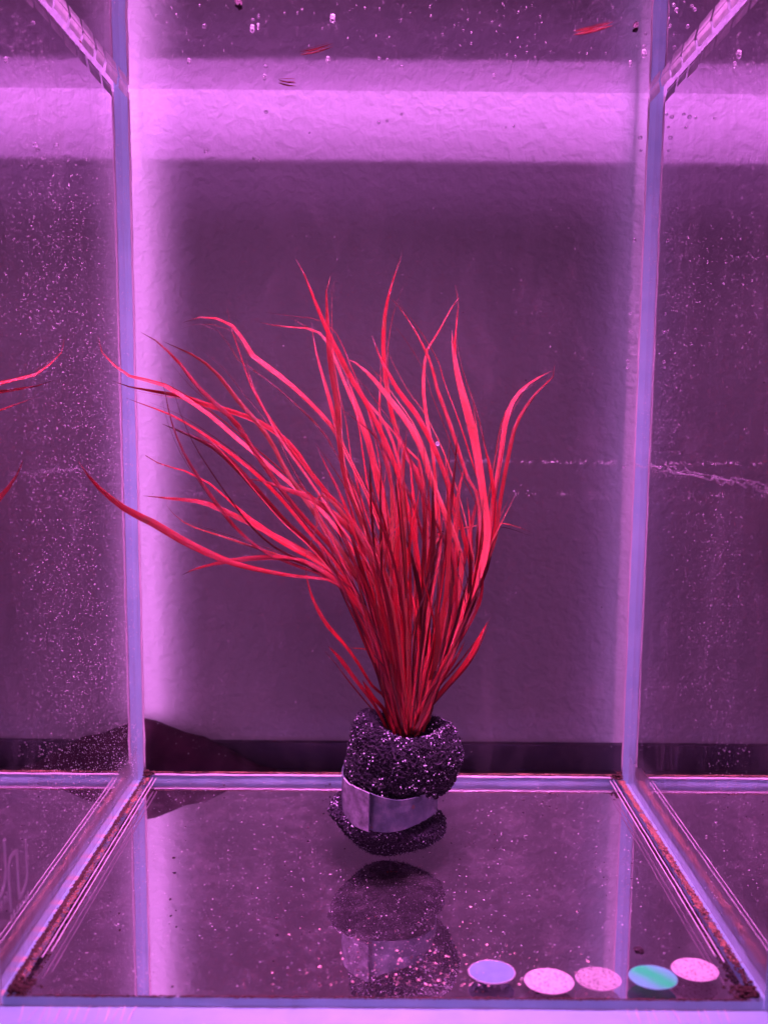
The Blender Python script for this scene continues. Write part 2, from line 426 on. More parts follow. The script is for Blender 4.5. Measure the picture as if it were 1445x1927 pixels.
dirt_line('rusty_silt', (xi-.0010, -.004, 0), (xi-.0010, -L+.012, 0), 5200, .00017, [M['rust']], .00042, 'rust coloured silt along the right floor seam', 'dirt', .2, 3)
dirt_line('dark_silt', (xi-.0010, -.03, 0), (xi-.0010, -L+.002, 0), 700, .00020, [M['dirt']], .0004, 'dark crumbs in the right floor seam', 'dirt', .5, 4)
dirt_line('dark_silt', (-xi+.001, -L+.0003, 0), (xi-.001, -L+.0003, 0), 3600, .00017, [M['dirt']], .00012, 'thin dark dirt line along the front floor seam', 'dirt', .3, 5)
dirt_line('rusty_silt', (-xi+.001, -T-.0002, .0009), (xi-.001, -T-.0002, .0009), 2600, .00014, [M['rust']], .00010, 'thin orange silt line along the back floor seam', 'dirt', .15, 6)
for (sx_, sd) in ((-1, 11), (1, 12)):
    random.seed(sd); q = MB()
    for i in range(260):
        p = Vector((sx_*(xi-.001-abs(random.gauss(0, .0018))), -L+.0008+abs(random.gauss(0, .0015)), .0002+abs(random.gauss(0, .0004))))
        q.blob(p, random.uniform(.00015, .00042), (1.2, 1, .7), .4)
    for i in range(120):
        p = Vector((sx_*(xi-.0006-abs(random.gauss(0, .0010))), -T-.0008-abs(random.gauss(0, .0008)), .0004+abs(random.gauss(0, .0007))))
        q.blob(p, random.uniform(.00015, .0005), (1.2, 1, .7), .4)
    q.build('corner_dirt', M['dirt'], kind='stuff', label='clumped dark dirt in the %s floor corners' % ('left' if sx_ < 0 else 'right'), category='dirt')

def specks(name, n, fn, rmin, rmax, mat, label, seed, flat=None, jit=0, hi=False, cat='specks', dn=None, thr=0):
    random.seed(seed); q = MB(); k = 0; tries = 0
    while k < n and tries < n*12:
        tries += 1
        p = fn()
        if dn and noise.noise(Vector(p)*dn) < thr+random.uniform(-.15, .15): continue
        r = rmin+(rmax-rmin)*random.random()**3
        q.blob(p, r, flat or (1, 1, 1), jit, hi=hi); k += 1
    return q.build(name, mat, smooth=not jit, kind='stuff', label=label, category=cat)
U = random.uniform
def leftp():
    return (-xi+.0002, U(-.085, -.006), U(.004, H-.012))
specks('mineral_specks', 8000, leftp, .00004, .00018, M['speck'], 'fine white specks covering the left side glass', 21, (1, 1, 1), dn=22, thr=-.25)
specks('mineral_specks', 3400, lambda: (xi-.0002, U(-.085, -.006), U(.004, H-.008)), .00004, .00017, M['speck'], 'fine white specks covering the right side glass', 22, (1, 1, 1), dn=25, thr=-.15)
specks('mineral_specks', 1500, lambda: (U(-xi+.004, xi-.002), -T-.0001, U(.006, H-.004)), .00005, .00016, M['speck'], 'sparse pale specks on the back glass', 23, (1, .5, 1), dn=30, thr=0)
specks('surface_bubbles', 1300, lambda: (U(-xi+.004, xi-.002), U(-.08, -.004), H-.0002), .00004, .00017, M['speck'], 'tiny bright bubbles under the water surface', 24, (1, 1, .6), cat='bubbles')
specks('floor_specks', 2300, lambda: (U(-xi+.008, xi-.008), U(-L+.003, -.006), .00008), .00005, .00019, M['speck'], 'pale grit scattered over the tank floor', 25, (1, 1, .5), jit=.3, cat='grit')
specks('floor_crumbs', 170, lambda: (U(-xi+.008, xi-.008), U(-L+.003, -.006), .0001), .00008, .00042, M['dark_speck'], 'dark crumbs scattered over the tank floor', 26, (1, 1, .6), jit=.4, cat='grit')
specks('dark_flecks', 70, lambda: (U(-xi+.004, xi-.002), -T-.0002, U(.006, H-.004)), .00006, .00022, M['dark_speck'], 'few dark flecks on the back glass', 27, (1, .5, 1), jit=.4)
def frontgrit():
    while 1:
        x = random.gauss(.012, .017); y = -L+.004+abs(random.gauss(0, .009))
        if abs(x) < xi-.01: return (x, y, .0001)
specks('pink_grit', 230, frontgrit, .00008, .00034, M['rust'] if 0 else mat_simple('pink grit', (.85, .5, .45), .6, var=.25), 'pinkish pale grit drifted at the front of the floor', 28, (1, 1, .5), jit=.35, cat='grit')

def residue(name, ax, val, pts, wd, label, dens, seed, amp=2.5, br=.00022):
    random.seed(seed); q = MB(); P = smoothpts(pts, 10)
    tot = len(P)-1
    for i in range(dens):
        u = random.random()*tot; j = int(u); f = u-j
        px = P[j][0]*(1-f)+P[j+1][0]*f; py = P[j][1]*(1-f)+P[j+1][1]*f
        if noise.noise(Vector((px*.05, seed, 0))) < -.12: continue
        py += amp*noise.noise(Vector((px*.08, seed*2., 0)))*1.5+random.gauss(0, wd)
        p = on(px, py, ax, val); q.blob(p, U(.3, 1)*br, (.4, 1, .8) if ax == 0 else (1.4, .4, .8), .3)
    q.build(name, M['speck'], kind='stuff', label=label, category='residue')
residue('crust_line', 0, xi-.0003, [(1178, 874), (1225, 877), (1290, 893), (1360, 903), (1450, 920)], .7, 'pale crust line running down the right side glass', 1500, 31, 4, .00013)
residue('crust_line', 0, xi-.0003, [(1195, 876), (1250, 887), (1310, 897), (1370, 910), (1450, 927)], 1.2, 'second fainter crust line on the right side glass', 800, 32, 5, .00012)
residue('crust_line', 0, -xi+.0003, [(40, 896), (110, 886), (160, 882), (240, 872)], 1.6, 'pale broken crust line on the left side glass', 420, 33, 4, .00012)
residue('water_mark', 1, -T-.0002, [(620, 864), (800, 867), (980, 868), (1165, 872)], 1.6, 'upper dashed pale water mark on the back glass', 420, 34, 2, .00014)
residue('water_mark', 1, -T-.0002, [(330, 925), (600, 928), (900, 926), (1165, 934)], 3.2, 'lower blurred pale water mark on the back glass', 420, 35, 2, .00011)

# ------------------------------------------------------------------ larger bubbles
bub = None; random.seed(41); made = []
bl = [(1185, 625, 1, 4), (1181, 681, 1, 4), (1180, 691, 1, 3.5), (1173, 879, 1, 4), (1193, 452, 1, 4), (1204, 259, 1, 5), (1205, 283, 1, 3.5), (1186, 590, 1, 2.5),
      (388, 285, 1, 5), (478, 298, 1, 4), (489, 303, 1, 3), (501, 211, 1, 4.5), (712, 231, 1, 4), (728, 228, 1, 3.5), (617, 116, 2, 5), (626, 38, 2, 6), (475, 57, 2, 5), (486, 53, 2, 3),
      (356, 119, 2, 4), (498, 148, 2, 4), (1211, 104, 2, 6), (1185, 123, 2, 4), (929, 147, 2, 4), (107, 273, 0, 5), (755, 215, 1, 3.5), (1308, 222, 3, 4), (1263, 220, 3, 5), (1253, 215, 3, 4), (1257, 240, 3, 4),
      (582, 250, 1, 2.5), (966, 238, 1, 3), (951, 240, 1, 3), (823, 835, 4, 5)]
for (px, py, k, r) in bl:
    if k == 1: p = on(px, py, 1, -T-.0004)
    elif k == 2: p = on(px, py, 2, H-.0004)
    elif k == 0: p = on(px, py, 0, -xi+.0004)
    elif k == 3: p = on(px, py, 0, xi-.0004)
    else: p = on(px, py, 1, -.046)
    rad = r*.9*depth(p)/F
    if bub is None:
        q = MB(); q.blob((0, 0, 0), 1, hi=True); bub = q.build('air_bubble', M['bubble'], smooth=True); o = bub
    else:
        o = bub.copy(); C.objects.link(o)
    o.location = p; o.scale = (rad, rad, rad*.9); o['category'] = 'bubble'
    o['group'] = {1: 'air bubbles stuck to the back glass', 2: 'air bubbles under the water surface', 0: 'air bubbles stuck to the left glass', 3: 'air bubbles stuck to the right glass', 4: 'air bubble on the plant'}[k]
    if k == 1 and px > 1150: o['group'] = 'air bubbles in the back right corner'
    o['label'] = {1: 'small clear air bubble stuck to the back glass', 2: 'small clear air bubble under the water surface', 0: 'single clear bubble stuck to the left glass', 3: 'small clear air bubble stuck high on the right glass', 4: 'clear round bubble clinging to a leaf above mid plant'}[k]
    if k == 1 and px > 1150: o['label'] = 'small clear air bubble in the back right corner'
    made.append((o, k, px, py))

ORD = ['', 'second', 'third', 'fourth', 'fifth', 'sixth', 'seventh', 'eighth', 'ninth', 'tenth', 'eleventh', 'twelfth']
for sel, key, first, way, rest in ((lambda m_: m_[1] == 1 and m_[2] > 1150, 3, 'topmost', 'from the top', 'air bubble in the back right corner'),
                             (lambda m_: m_[1] == 1 and m_[2] <= 1150, 2, 'leftmost', 'from the left', 'air bubble on the back glass by the bright band'),
                             (lambda m_: m_[1] == 2, 2, 'leftmost', 'from the left', 'air bubble under the water surface'),
                             (lambda m_: m_[1] == 3, 2, 'leftmost', 'from the left', 'air bubble high on the right glass')):
    for i_, m_ in enumerate(sorted([q_ for q_ in made if sel(q_)], key=lambda q_: q_[key])):
        m_[0]['label'] = (first+' ' if i_ == 0 else ORD[i_]+' ')+rest+('' if i_ == 0 else ', counted '+way)
# ------------------------------------------------------------------ leaves
def catmull(P, n):
    out = []
    for i in range(len(P)-1):
        p0, p1, p2, p3 = P[max(i-1, 0)], P[i], P[i+1], P[min(i+2, len(P)-1)]
        for j in range(n):
            t = j/n; out.append(.5*((2*p1)+(p2-p0)*t+(2*p0-5*p1+4*p2-p3)*t*t+(3*p1-p0-3*p2+p3)*t*t*t))
    out.append(P[-1]); return out
def resample(P, n):
    Ls = [0]
    for a_, b_ in zip(P, P[1:]): Ls.append(Ls[-1]+(b_-a_).length)
    out = []; j = 0
    for i in range(n+1):
        t = Ls[-1]*i/n
        while j < len(Ls)-2 and Ls[j+1] < t: j += 1
        u = (t-Ls[j])/max(Ls[j+1]-Ls[j], 1e-9); out.append(P[j].lerp(P[j+1], min(1, u)))
    return out
def ribbon(P3, wpx, prof=None, n=30, twist=.5, tw0=None, name='leaf', mat=None, tipl=.22, basew=.55):
    P = resample(catmull(P3, 8), n)
    wm = wpx*depth(P[n//2])/F
    q = MB(); uv = []; ph = U(0, 6.28); base = U(-twist, twist) if tw0 is None else tw0
    amp = U(.1, .5)*twist; fr = U(.6, 1.6); prevw = None
    seedv = Vector((U(0, 99), U(0, 99), 0))
    for i, p in enumerate(P):
        s_ = i/n
        t = (P[min(i+1, n)]-P[max(i-1, 0)]).normalized()
        v = (p-CAM).normalized(); wd = t.cross(v)
        if wd.length < .05: wd = prevw or Vector((1, 0, 0))
        wd.normalize()
        if prevw and wd.dot(prevw) < 0: wd = -wd
        prevw = wd.copy()
        ang = base+amp*math.sin(ph+fr*6.28*s_)
        wd = Matrix.Rotation(ang, 3, t) @ wd; nn = t.cross(wd).normalized()
        if prof: 
            x = s_*(len(prof)-1); j = min(int(x), len(prof)-2); ww = prof[j]+(prof[j+1]-prof[j])*(x-j)
        else:
            ww = min(1, (s_/tipl)**.75) if s_ < tipl else 1-(1-basew)*((s_-tipl)/(1-tipl))**1.6
        ww = max(.05, ww)*(1+.10*noise.noise(seedv+Vector((s_*7, 0, 0))))
        h = wm*ww/2
        tk = Vector(nn)*.00005; vv = nn*h*.20
        q.v += [tuple(p-wd*h), tuple(p+vv), tuple(p+wd*h), tuple(p-wd*h-tk*.2), tuple(p+vv-tk), tuple(p+wd*h-tk*.2)]
        uv += [(0, s_), (.5, s_), (1, s_)]*2
    for i in range(n):
        for k in (0, 1):
            q.f.append((i*6+k, i*6+k+1, (i+1)*6+k+1, (i+1)*6+k)); q.f.append((i*6+3+k, (i+1)*6+3+k, (i+1)*6+4+k, i*6+4+k)); q.mi += [0, 0]
    q.f += [(0, 3, 4, 1), (1, 4, 5, 2), (n*6, n*6+1, n*6+4, n*6+3), (n*6+1, n*6+2, n*6+5, n*6+4)]; q.mi += [0]*4
    q.uv = uv
    return q.build(name, mat, smooth=True)
YB = -.0475
def leaf_px(pts, w, tipy, mat, prof=None, twist=.5, pw=1.4, name='leaf', yb=None, tipl=.22, basew=.55):
    yb = YB+U(-.004, .004) if yb is None else yb
    n = len(pts); P = []
    Ls = [0]
    for a_, b_ in zip(pts, pts[1:]): Ls.append(Ls[-1]+math.hypot(b_[0]-a_[0], b_[1]-a_[1]))
    for i, (px, py) in enumerate(pts):
        f = 1-Ls[i]/Ls[-1]                        # 1 at tip
        P.append(on(px, py, 1, yb+(tipy-yb)*f**pw))
    return ribbon(P, w, prof, twist=twist, name=name, mat=leafmats[mat], tipl=tipl, basew=basew)
plant = empty('red_aquatic_plant', tuple(on(768, 1385, 1, YB)), label='red grassy aquatic plant with long curving leaves standing in a dark sponge', category='plant')
LV = [
 ([(185,632),(187,655),(212,684),(245,708),(303,722),(350,750),(400,785),(440,820),(490,862),(540,905),(600,955),(660,1030),(710,1110),(745,1220),(765,1370)],10,-.042,'p'),
 ([(213,717),(240,727),(300,738),(350,747),(390,762),(440,775),(500,800),(550,840),(585,890),(640,960),(700,1060),(740,1200),(768,1370)],12,-.042,'c'),
 ([(238,749),(275,763),(320,780),(370,808),(430,850),(480,890),(530,940),(580,1000),(640,1070),(700,1170),(745,1300),(765,1375)],9,-.044,'c'),
 ([(265,625),(290,638),(335,680),(370,725),(400,755),(420,773),(440,790),(470,835),(500,880),(560,960),(640,1050),(710,1160),(757,1370)],11,-.052,'c'),
 ([(308,643),(370,672),(410,705),(445,750),(480,790),(510,830),(530,870),(560,920),(610,990),(670,1080),(720,1190),(760,1370)],12,-.045,'o'),
 ([(345,607),(375,597),(400,598),(432,608),(455,635),(475,668),(492,681),(540,718),(590,765),(630,810),(655,860),(690,930),(720,1010),(745,1120),(770,1370)],11,-.044,'p'),
 ([(428,578),(433,610),(450,660),(470,720),(490,760),(520,805),(550,850),(590,900),(650,980),(700,1080),(745,1200),(768,1370)],6,-.048,'c'),
 ([(465,675),(468,700),(478,730),(500,775),(530,830),(580,900),(640,990),(710,1100),(760,1350)],6,-.050,'p'),
 ([(303,710),(312,740),(322,790),(345,850),(375,900),(410,950),(450,1000),(500,1040),(560,1065),(620,1090),(680,1150),(745,1370)],8,-.058,'d'),
 ([(306,798),(340,812),(400,840),(445,880),(490,930),(540,985),(590,1030),(640,1090),(700,1190),(750,1370)],15,-.050,'d'),
 ([(270,933),(320,938),(380,945),(430,965),(480,990),(560,1030),(630,1075),(690,1160),(745,1370)],13,-.053,'c'),
 ([(313,950),(330,970),(360,990),(420,1010),(480,1030),(540,1050),(600,1075),(660,1120),(720,1240),(757,1370)],6,-.055,'o'),
 ([(343,1082),(370,1070),(420,1058),(480,1050),(535,1050),(580,1060),(640,1100),(700,1180),(752,1370)],12,-.055,'c'),
 ([(487,606),(500,610),(540,615),(580,618),(600,625),(620,650),(640,700),(665,760),(690,830),(715,900),(735,1000),(750,1120),(768,1370)],8,-.035,'p'),
 ([(547,598),(580,617),(610,632),(630,660),(650,700),(680,745),(720,790),(745,850),(765,940),(780,1050),(775,1370)],7,-.033,'p'),
 ([(587,608),(592,650),(605,700),(618,745),(632,800),(645,870),(670,950),(700,1030),(735,1150),(768,1370)],10,-.044,'p'),
 ([(557,488),(572,515),(590,560),(606,600),(622,635),(640,670),(660,710),(690,760),(720,820),(745,880),(765,950),(785,1040),(790,1150),(778,1370)],12,-.048,'c'),
 ([(622,520),(614,550),(616,590),(618,640),(625,700),(635,760),(640,830),(650,900),(680,980),(720,1080),(750,1200),(770,1370)],14,-.045,'p'),
 ([(757,478),(742,520),(728,570),(722,620),(722,670),(728,730),(740,790),(760,850),(790,900),(800,1000),(795,1150),(780,1370)],11,-.030,'c'),
 ([(728,555),(745,570),(770,605),(788,635),(800,660),(813,690),(820,725),(840,780),(860,840),(880,900),(897,930),(903,980),(900,1050),(880,1130),(840,1230),(790,1370)],9,-.036,'p'),
 ([(856,537),(864,556),(843,590),(825,625),(805,655),(798,690),(797,740),(805,800),(815,860),(820,930),(818,1000),(810,1100),(800,1200),(783,1370)],8,-.032,'p'),
 ([(863,560),(860,600),(856,640),(858,690),(870,740),(885,790),(897,850),(908,910),(915,960),(912,1030),(900,1090),(860,1170),(820,1260),(790,1370)],8,-.034,'c'),
 ([(850,622),(853,660),(862,710),(878,770),(893,830),(903,890),(910,940),(917,1000),(905,1070),(865,1160),(815,1270),(788,1370)],20,-.038,'p'),
 ([(888,745),(893,780),(897,810),(905,880),(910,960),(900,1060),(850,1180),(790,1370)],5,-.037,'o'),
 ([(1043,686),(1047,697),(1035,715),(1010,738),(990,765),(970,800),(960,840),(950,890),(940,950),(930,1020),(905,1080),(860,1170),(820,1250),(788,1370)],10,-.040,'p'),
 ([(1038,698),(1010,712),(980,735),(960,765),(950,800),(943,850),(935,900),(925,960),(915,1030),(890,1100),(850,1180),(792,1370)],12,-.034,'p'),
 ([(908,830),(920,870),(928,920),(930,960),(925,1010),(912,1060),(880,1130),(830,1240),(790,1375)],11,-.043,'c'),
 ([(970,930),(950,970),(930,1010),(905,1060),(870,1130),(830,1200),(795,1370)],4.5,-.042,'o'),
 ([(1002,1003),(970,990),(945,985),(920,985),(880,992),(845,1000),(820,1020),(805,1080),(790,1250),(780,1370)],4,-.030,'o'),
 ([(700,632),(716,675),(735,710),(752,740),(780,775),(800,810),(820,850),(840,900),(860,960),(875,1020),(886,1070),(875,1140),(830,1260),(788,1370)],12,-.044,'c'),
 ([(716,675),(716,720),(714,780),(722,840),(735,900),(745,980),(755,1060),(765,1200),(772,1370)],9,-.040,'p'),
 ([(642,672),(665,680),(700,710),(740,760),(770,800),(795,850),(810,900),(830,950),(856,1010),(868,1060),(860,1130),(830,1230),(786,1370)],14,-.047,'p'),
 ([(703,700),(740,725),(770,762),(800,812),(830,880),(852,960),(860,1040),(850,1130),(790,1370)],6,-.040,'c'),
 ([(650,705),(665,745),(690,820),(705,880),(715,930),(735,1000),(755,1100),(768,1370)],16,-.042,'p'),
 ([(640,768),(670,790),(705,820),(730,860),(760,910),(785,970),(800,1050),(795,1200),(780,1370)],7,-.045,'d'),
 ([(700,770),(730,800),(760,840),(785,862),(790,875),(800,930),(805,1000),(800,1150),(782,1370)],7,-.046,'p'),
 ([(462,900),(500,907),(550,925),(590,940),(640,980),(690,1030),(730,1100),(760,1200),(770,1370)],13,-.052,'c'),
 ([(595,835),(610,870),(640,930),(665,990),(700,1060),(740,1170),(765,1370)],9,-.048,'d'),
 ([(567,1068),(580,1035),(590,1010),(597,985),(592,950),(602,930),(640,960),(690,1030),(740,1150),(770,1370)],7,-.056,'o'),
 ([(575,1065),(578,1090),(590,1130),(615,1175),(650,1215),(675,1250),(700,1290),(725,1315),(750,1385)],9,-.048,'c'),
 ([(617,1215),(640,1240),(670,1280),(700,1320),(715,1345),(738,1392)],11,-.050,'d'),
 ([(655,1219),(690,1222),(710,1230),(722,1260),(727,1300),(748,1380)],7,-.046,'o'),
 ([(682,1280),(700,1310),(725,1340),(740,1390)],10,-.049,'c'),
 ([(917,1170),(900,1205),(890,1225),(870,1255),(840,1290),(815,1320),(790,1352),(762,1392)],12,-.044,'c'),
 ([(875,1205),(860,1235),(840,1265),(810,1310),(785,1340),(756,1388)],9,-.050,'c'),
 ([(905,1040),(908,1080),(904,1125),(890,1160),(865,1205),(845,1235),(815,1290),(780,1380)],9,-.042,'d'),
 ([(887,1143),(868,1170),(845,1230),(820,1280),(785,1370)],5,-.045,'o'),
 ([(783,930),(775,955),(760,978),(738,1003),(727,1040),(725,1110),(745,1220),(770,1370)],6,-.054,'p'),
 ([(743,972),(728,1000),(712,1045),(722,1120),(750,1240),(768,1370)],8,-.055,'p'),
 ([(812,870),(806,930),(812,1010),(800,1100),(785,1240),(778,1370)],8,-.05,'c'),
 ([(876,870),(862,930),(858,1000),(846,1090),(818,1210),(785,1370)],11,-.047,'p'),
 ([(836,1000),(838,1040),(845,1120),(830,1200),(795,1370)],8,-.043,'c'),
]
leaves = []
random.seed(99)
for pts, w, ty, mt in LV:
    tl_ = .18 if w > 9 else .25
    leaves.append(leaf_px(pts, w*.78, ty, mt, twist=.45, tipl=tl_))
for pts, w, ty, mt in list(LV):
    for _ in range(random.choice((0, 1, 1, 2))):
        dx0, dy0 = random.gauss(0, 12), random.gauss(0, 12); k0 = random.choice((0, 1, 1, 2)) if len(pts) > 8 else 0
        sw = random.gauss(0, 16); pp_ = pts[k0:]; nn_ = len(pp_)-1
        q_ = [(x+dx0*(1-i/nn_)+sw*math.sin(3.14*i/nn_), y+dy0*(1-i/nn_)) for i, (x, y) in enumerate(pp_)]
        leaves.append(leaf_px(q_, random.uniform(2, 5), ty+random.gauss(0, .004), random.choice('cdpobdb'), twist=.7, tipl=.4))
# the leaf that stays a thread, swells and thins again, and the big left blade
leaves.append(leaf_px([(274,857),(283,864),(310,876),(345,885),(370,897),(385,902),(400,915),(425,935),(440,950),(480,985),(540,1025),(600,1060),(650,1100),(700,1170),(752,1370)], 12, -.054, 'c', prof=[.12, .22, .25, .95, .7, .4, .35, .35, .5, .6], twist=.25))
leaves.append(leaf_px([(148,868),(170,900),(200,930),(240,960),(290,985),(340,1015),(390,1040),(440,1060),(500,1075),(560,1085),(620,1092),(655,1120),(700,1190),(755,1370)], 14, -.066, 'c', prof=[.1, .7, 1, 1, .85, .6, .4, .3, .22, .3, .6, .6], twist=.25))
# the many leaves that fill the clump, fanned like the outer ones
random.seed(2024)
def spine(tx, ty_, bx, by, lean):
    P = []
    for i in range(7):
        f = i/6
        x = tx+(bx-tx)*(1-(1-f)**1.5*(1)) if 0 else tx*(1-f)**1.0+bx*(1-(1-f)**1.0)
        y = ty_+(by-ty_)*f
        x += lean*math.sin(math.pi*f)*(1-.3*f)
        ed = ((800, 500, 960), (900, 530, 945), (1000, 585, 932), (1100, 636, 903), (1200, 684, 866), (1300, 722, 820), (1400, 738, 800))
        for (ya, la, ra), (yb_, lb_, rb_) in zip(ed, ed[1:]):
            if ya <= y < yb_:
                q_ = (y-ya)/(yb_-ya); lo_ = la+(lb_-la)*q_; hi_ = ra+(rb_-ra)*q_
                if x < lo_: x = lo_+min(12, (lo_-x)*.15)
                if x > hi_: x = hi_-min(12, (x-hi_)*.15)
        P.append((x, y))
    return P
for i in range(160):
    u = random.random()
    tx = 545+u*375+random.gauss(0, 12)
    top = 840+140*abs((tx-760)/200)**1.3 if tx > 600 else 930
    ty_ = top-110*random.random()**1.5+random.random()**1.1*320
    bx = 768+(tx-750)*.10+random.gauss(0, 5)
    lean = (40 if tx < 740 else 46)*(1 if tx > 700 else .9)*(1.0 if tx > 740 else (740-tx)/170)*(1 if tx > 740 else 1)
    if tx > 740: lean = (tx-740)/170*42
    lean = lean if tx > 740 else -lean*-.62
    if tx < 740: lean = (740-tx)/170*26
    mt = random.choices('cdpob', (4, 6, 2.2, 1.6, 3.5))[0]  # dark kinds weighted up, painting in shade between the leaves
    leaves.append(leaf_px(spine(tx, ty_, bx, 1380+random.uniform(-4, 8), lean+random.gauss(0, 21)), random.choice((random.uniform(2, 4.5), random.uniform(4, 10))), U(-.066, -.030), mt, twist=.6, yb=YB+U(-.006, .006), basew=.7))
for o in leaves: attach(plant, o)
# fine cut stem ends under the sponge
for i in range(4):
    x = random.uniform(-.0012, .0016)
    P = [Vector((.0012+x, -.0495+U(-.001, .001), .0025)), Vector((.0012+x*1.3, -.0508+U(-.0005, .0005), .0012)), Vector((.0012+x*1.6, -.0514, .0002))]
    o = ribbon(P, 5, n=8, name='root', mat=leafmats['d'], basew=.8); attach(plant, o)

# ------------------------------------------------------------------ sponge plug
def fbm(p, s_, o_=3):
    v = 0; a_ = 1
    for _ in range(o_): v += a_*noise.noise(p*s_); s_ *= 2.1; a_ *= .5
    return v
PCX, PCY = .0008, -.0490
prof = [(0.0005, .0), (.0030, .0003), (.0070, .0024), (.0108, .0052), (.0137, .0080), (.0148, .0098), (.0142, .0112), (.0122, .0122), (.0110, .0140), (.0108, .0156), (.0112, .0172), (.0124, .0186), (.0134, .0206),
        (.0134, .0236), (.0133, .0268), (.0129, .0300), (.0118, .0325), (.0101, .0338), (.0080, .0330), (.0060, .0308), (.003, .0292), (.0005, .0286)]
PP = resample(catmull([Vector((a_, b_, 0)) for a_, b_ in prof], 8), 190)
nt = 300; q = MB(); ring = []
def plug_point(rr, z, th):
    k = max(0, min(1, (z-.012)/.014))
    ox = PCX+.0044*k; oy = PCY+.0003*k
    lump = 1+.05*math.sin(2*th+.6)*k+.035*math.sin(3*th+2.0)+.03*k*math.cos(th*4+1)
    x = rr*lump*math.cos(th); y = rr*lump*math.sin(th)*.93
    # right-hand side of the upper roll sags, left edge stands up
    zz = z+(1-k)*min(1, z/.006)*(-x*.16)+k*(-x*.10+.0008*math.sin(th*2+1.2))
    if z > .012: zz += k*.0012*max(0, -math.cos(th))*1.0
    return Vector((ox+x, oy+y, zz))
for j, pp in enumerate(PP):
    for i in range(nt):
        th = 2*math.pi*i/nt
        p = plug_point(pp.x, pp.y, th)
        outw = Vector((math.cos(th), math.sin(th), .4 if pp.y > .02 else 0)).normalized()
        cell = noise.cell(p*1800) if 0 else noise.noise(p*1700)
        fine = noise.noise(p*3600+Vector((5, 5, 5)))
        big = fbm(p+Vector((3, 1, 7)), 220, 2)
        dsp = .00045*big+.00062*cell+.00045*fine
        if pp.x < .002: dsp *= .2
        if .0126 < pp.y < .0170: dsp = min(dsp*.4, 0)
        p += outw*dsp
        if p.z < .0006: p.z = .0006+abs(dsp)*.4
        q.v.append(tuple(p))
for j in range(len(PP)-1):
    for i in range(nt):
        i2 = (i+1) % nt; q.f.append((j*nt+i, j*nt+i2, (j+1)*nt+i2, (j+1)*nt+i)); q.mi.append(0)
k = N('dark reticulated foam'); v = k.coord('Object')
vor = k.n('TexVoronoi'); k.l(v, vor.inputs['Vector']); vor.inputs['Scale'].default_value = 1500
hh = k.math('ADD', vor.outputs['Distance'], k.noise(v, 3500, 3))
col = k.ramp(vor.outputs['Distance'], [(.1, (.003, .002, .006)), (.8, (.022, .014, .032))])
M['foam'] = k.done(k.bsdf(col, .38, spec=.45, normal=k.bump(hh, 1.0, .0009)))
plug = empty('sponge_plug', (PCX, PCY, 0), label='dark glittering sponge plug wrapped round the base of the plant', category='sponge')
o = q.build('sponge', M['foam'], smooth=True); attach(plug, o); foam_v = q.v
random.seed(77)
q = MB(); qs = MB()
def surf(i, j):
    return Vector(foam_v[j*nt+i % nt])
axis0 = Vector((PCX+.002, PCY, .016))
for _ in range(4600):
    j = random.randrange(24, len(PP)-22); i = random.randrange(nt); p = surf(i, j)
    if .0124 < p.z < .0176 and PP[j].x < .0122: continue
    if noise.noise(p*260+Vector((2, 2, 2))) < random.uniform(-.35, .15): continue
    r = .00005+.00016*random.random()**2
    if p.z < .010: r *= .75
    q.blob(p+(p-axis0).normalized()*r*.5, r, hi=r > .00015, jit=.0001)
for _ in range(3000):
    j = random.randrange(16, len(PP)-20); i = random.randrange(nt); p = surf(i, j)
    if .0124 < p.z < .0176 and PP[j].x < .0122: continue
    d = ((p-axis0).normalized()+Vector((U(-.7, .7), U(-.7, .7), U(-.7, .7)))).normalized()*U(.0003, .0008)
    a_ = d.cross(Vector((U(-1, 1), U(-1, 1), U(-1, 1)))).normalized()*.00005
    b_ = d.cross(a_).normalized()*.00005
    p0 = p-d*.3
    e_ = p+d
    qs.add([p0+a_, p0-a_*.5+b_, p0-a_*.5-b_, e_+a_*.6, e_-a_*.3+b_*.6, e_-a_*.3-b_*.6], [(0, 1, 4, 3), (1, 2, 5, 4), (2, 0, 3, 5), (3, 4, 5)])
o = q.build('sparkle_bubbles', M['glint'], smooth=True, kind='stuff'); attach(plug, o)  # pale air beads added to paint in the sponge's sparkle
o = qs.build('foam_strand', M['foam'], kind='stuff'); attach(plug, o)

# ------------------------------------------------------------------ lead strip
k = N('dull lead'); v = k.coord('Object')
nn1 = k.noise(v, 260, 5, .6); nn2 = k.noise(k.coord('Object', (1, 1, .25)), 700, 4)
col = k.ramp(nn1, [(.32, (.045, .065, .08)), (.5, (.09, .115, .145)), (.70, (.19, .19, .23))])
rst = k.remap(k.noise(v, 420, 3), .66, .72, 0, .7); col = k.mixc(rst, col, (.16, .07, .05))
M['lead'] = k.done(k.bsdf(col, k.remap(nn2, .3, .7, .35, .6), metal=.45, spec=.6, normal=k.bump(nn2, .35, .0002)))
M['lead_pale'] = mat_simple('scraped lead', (.25, .24, .28), .5, metal=.3, var=.55, scale=500)
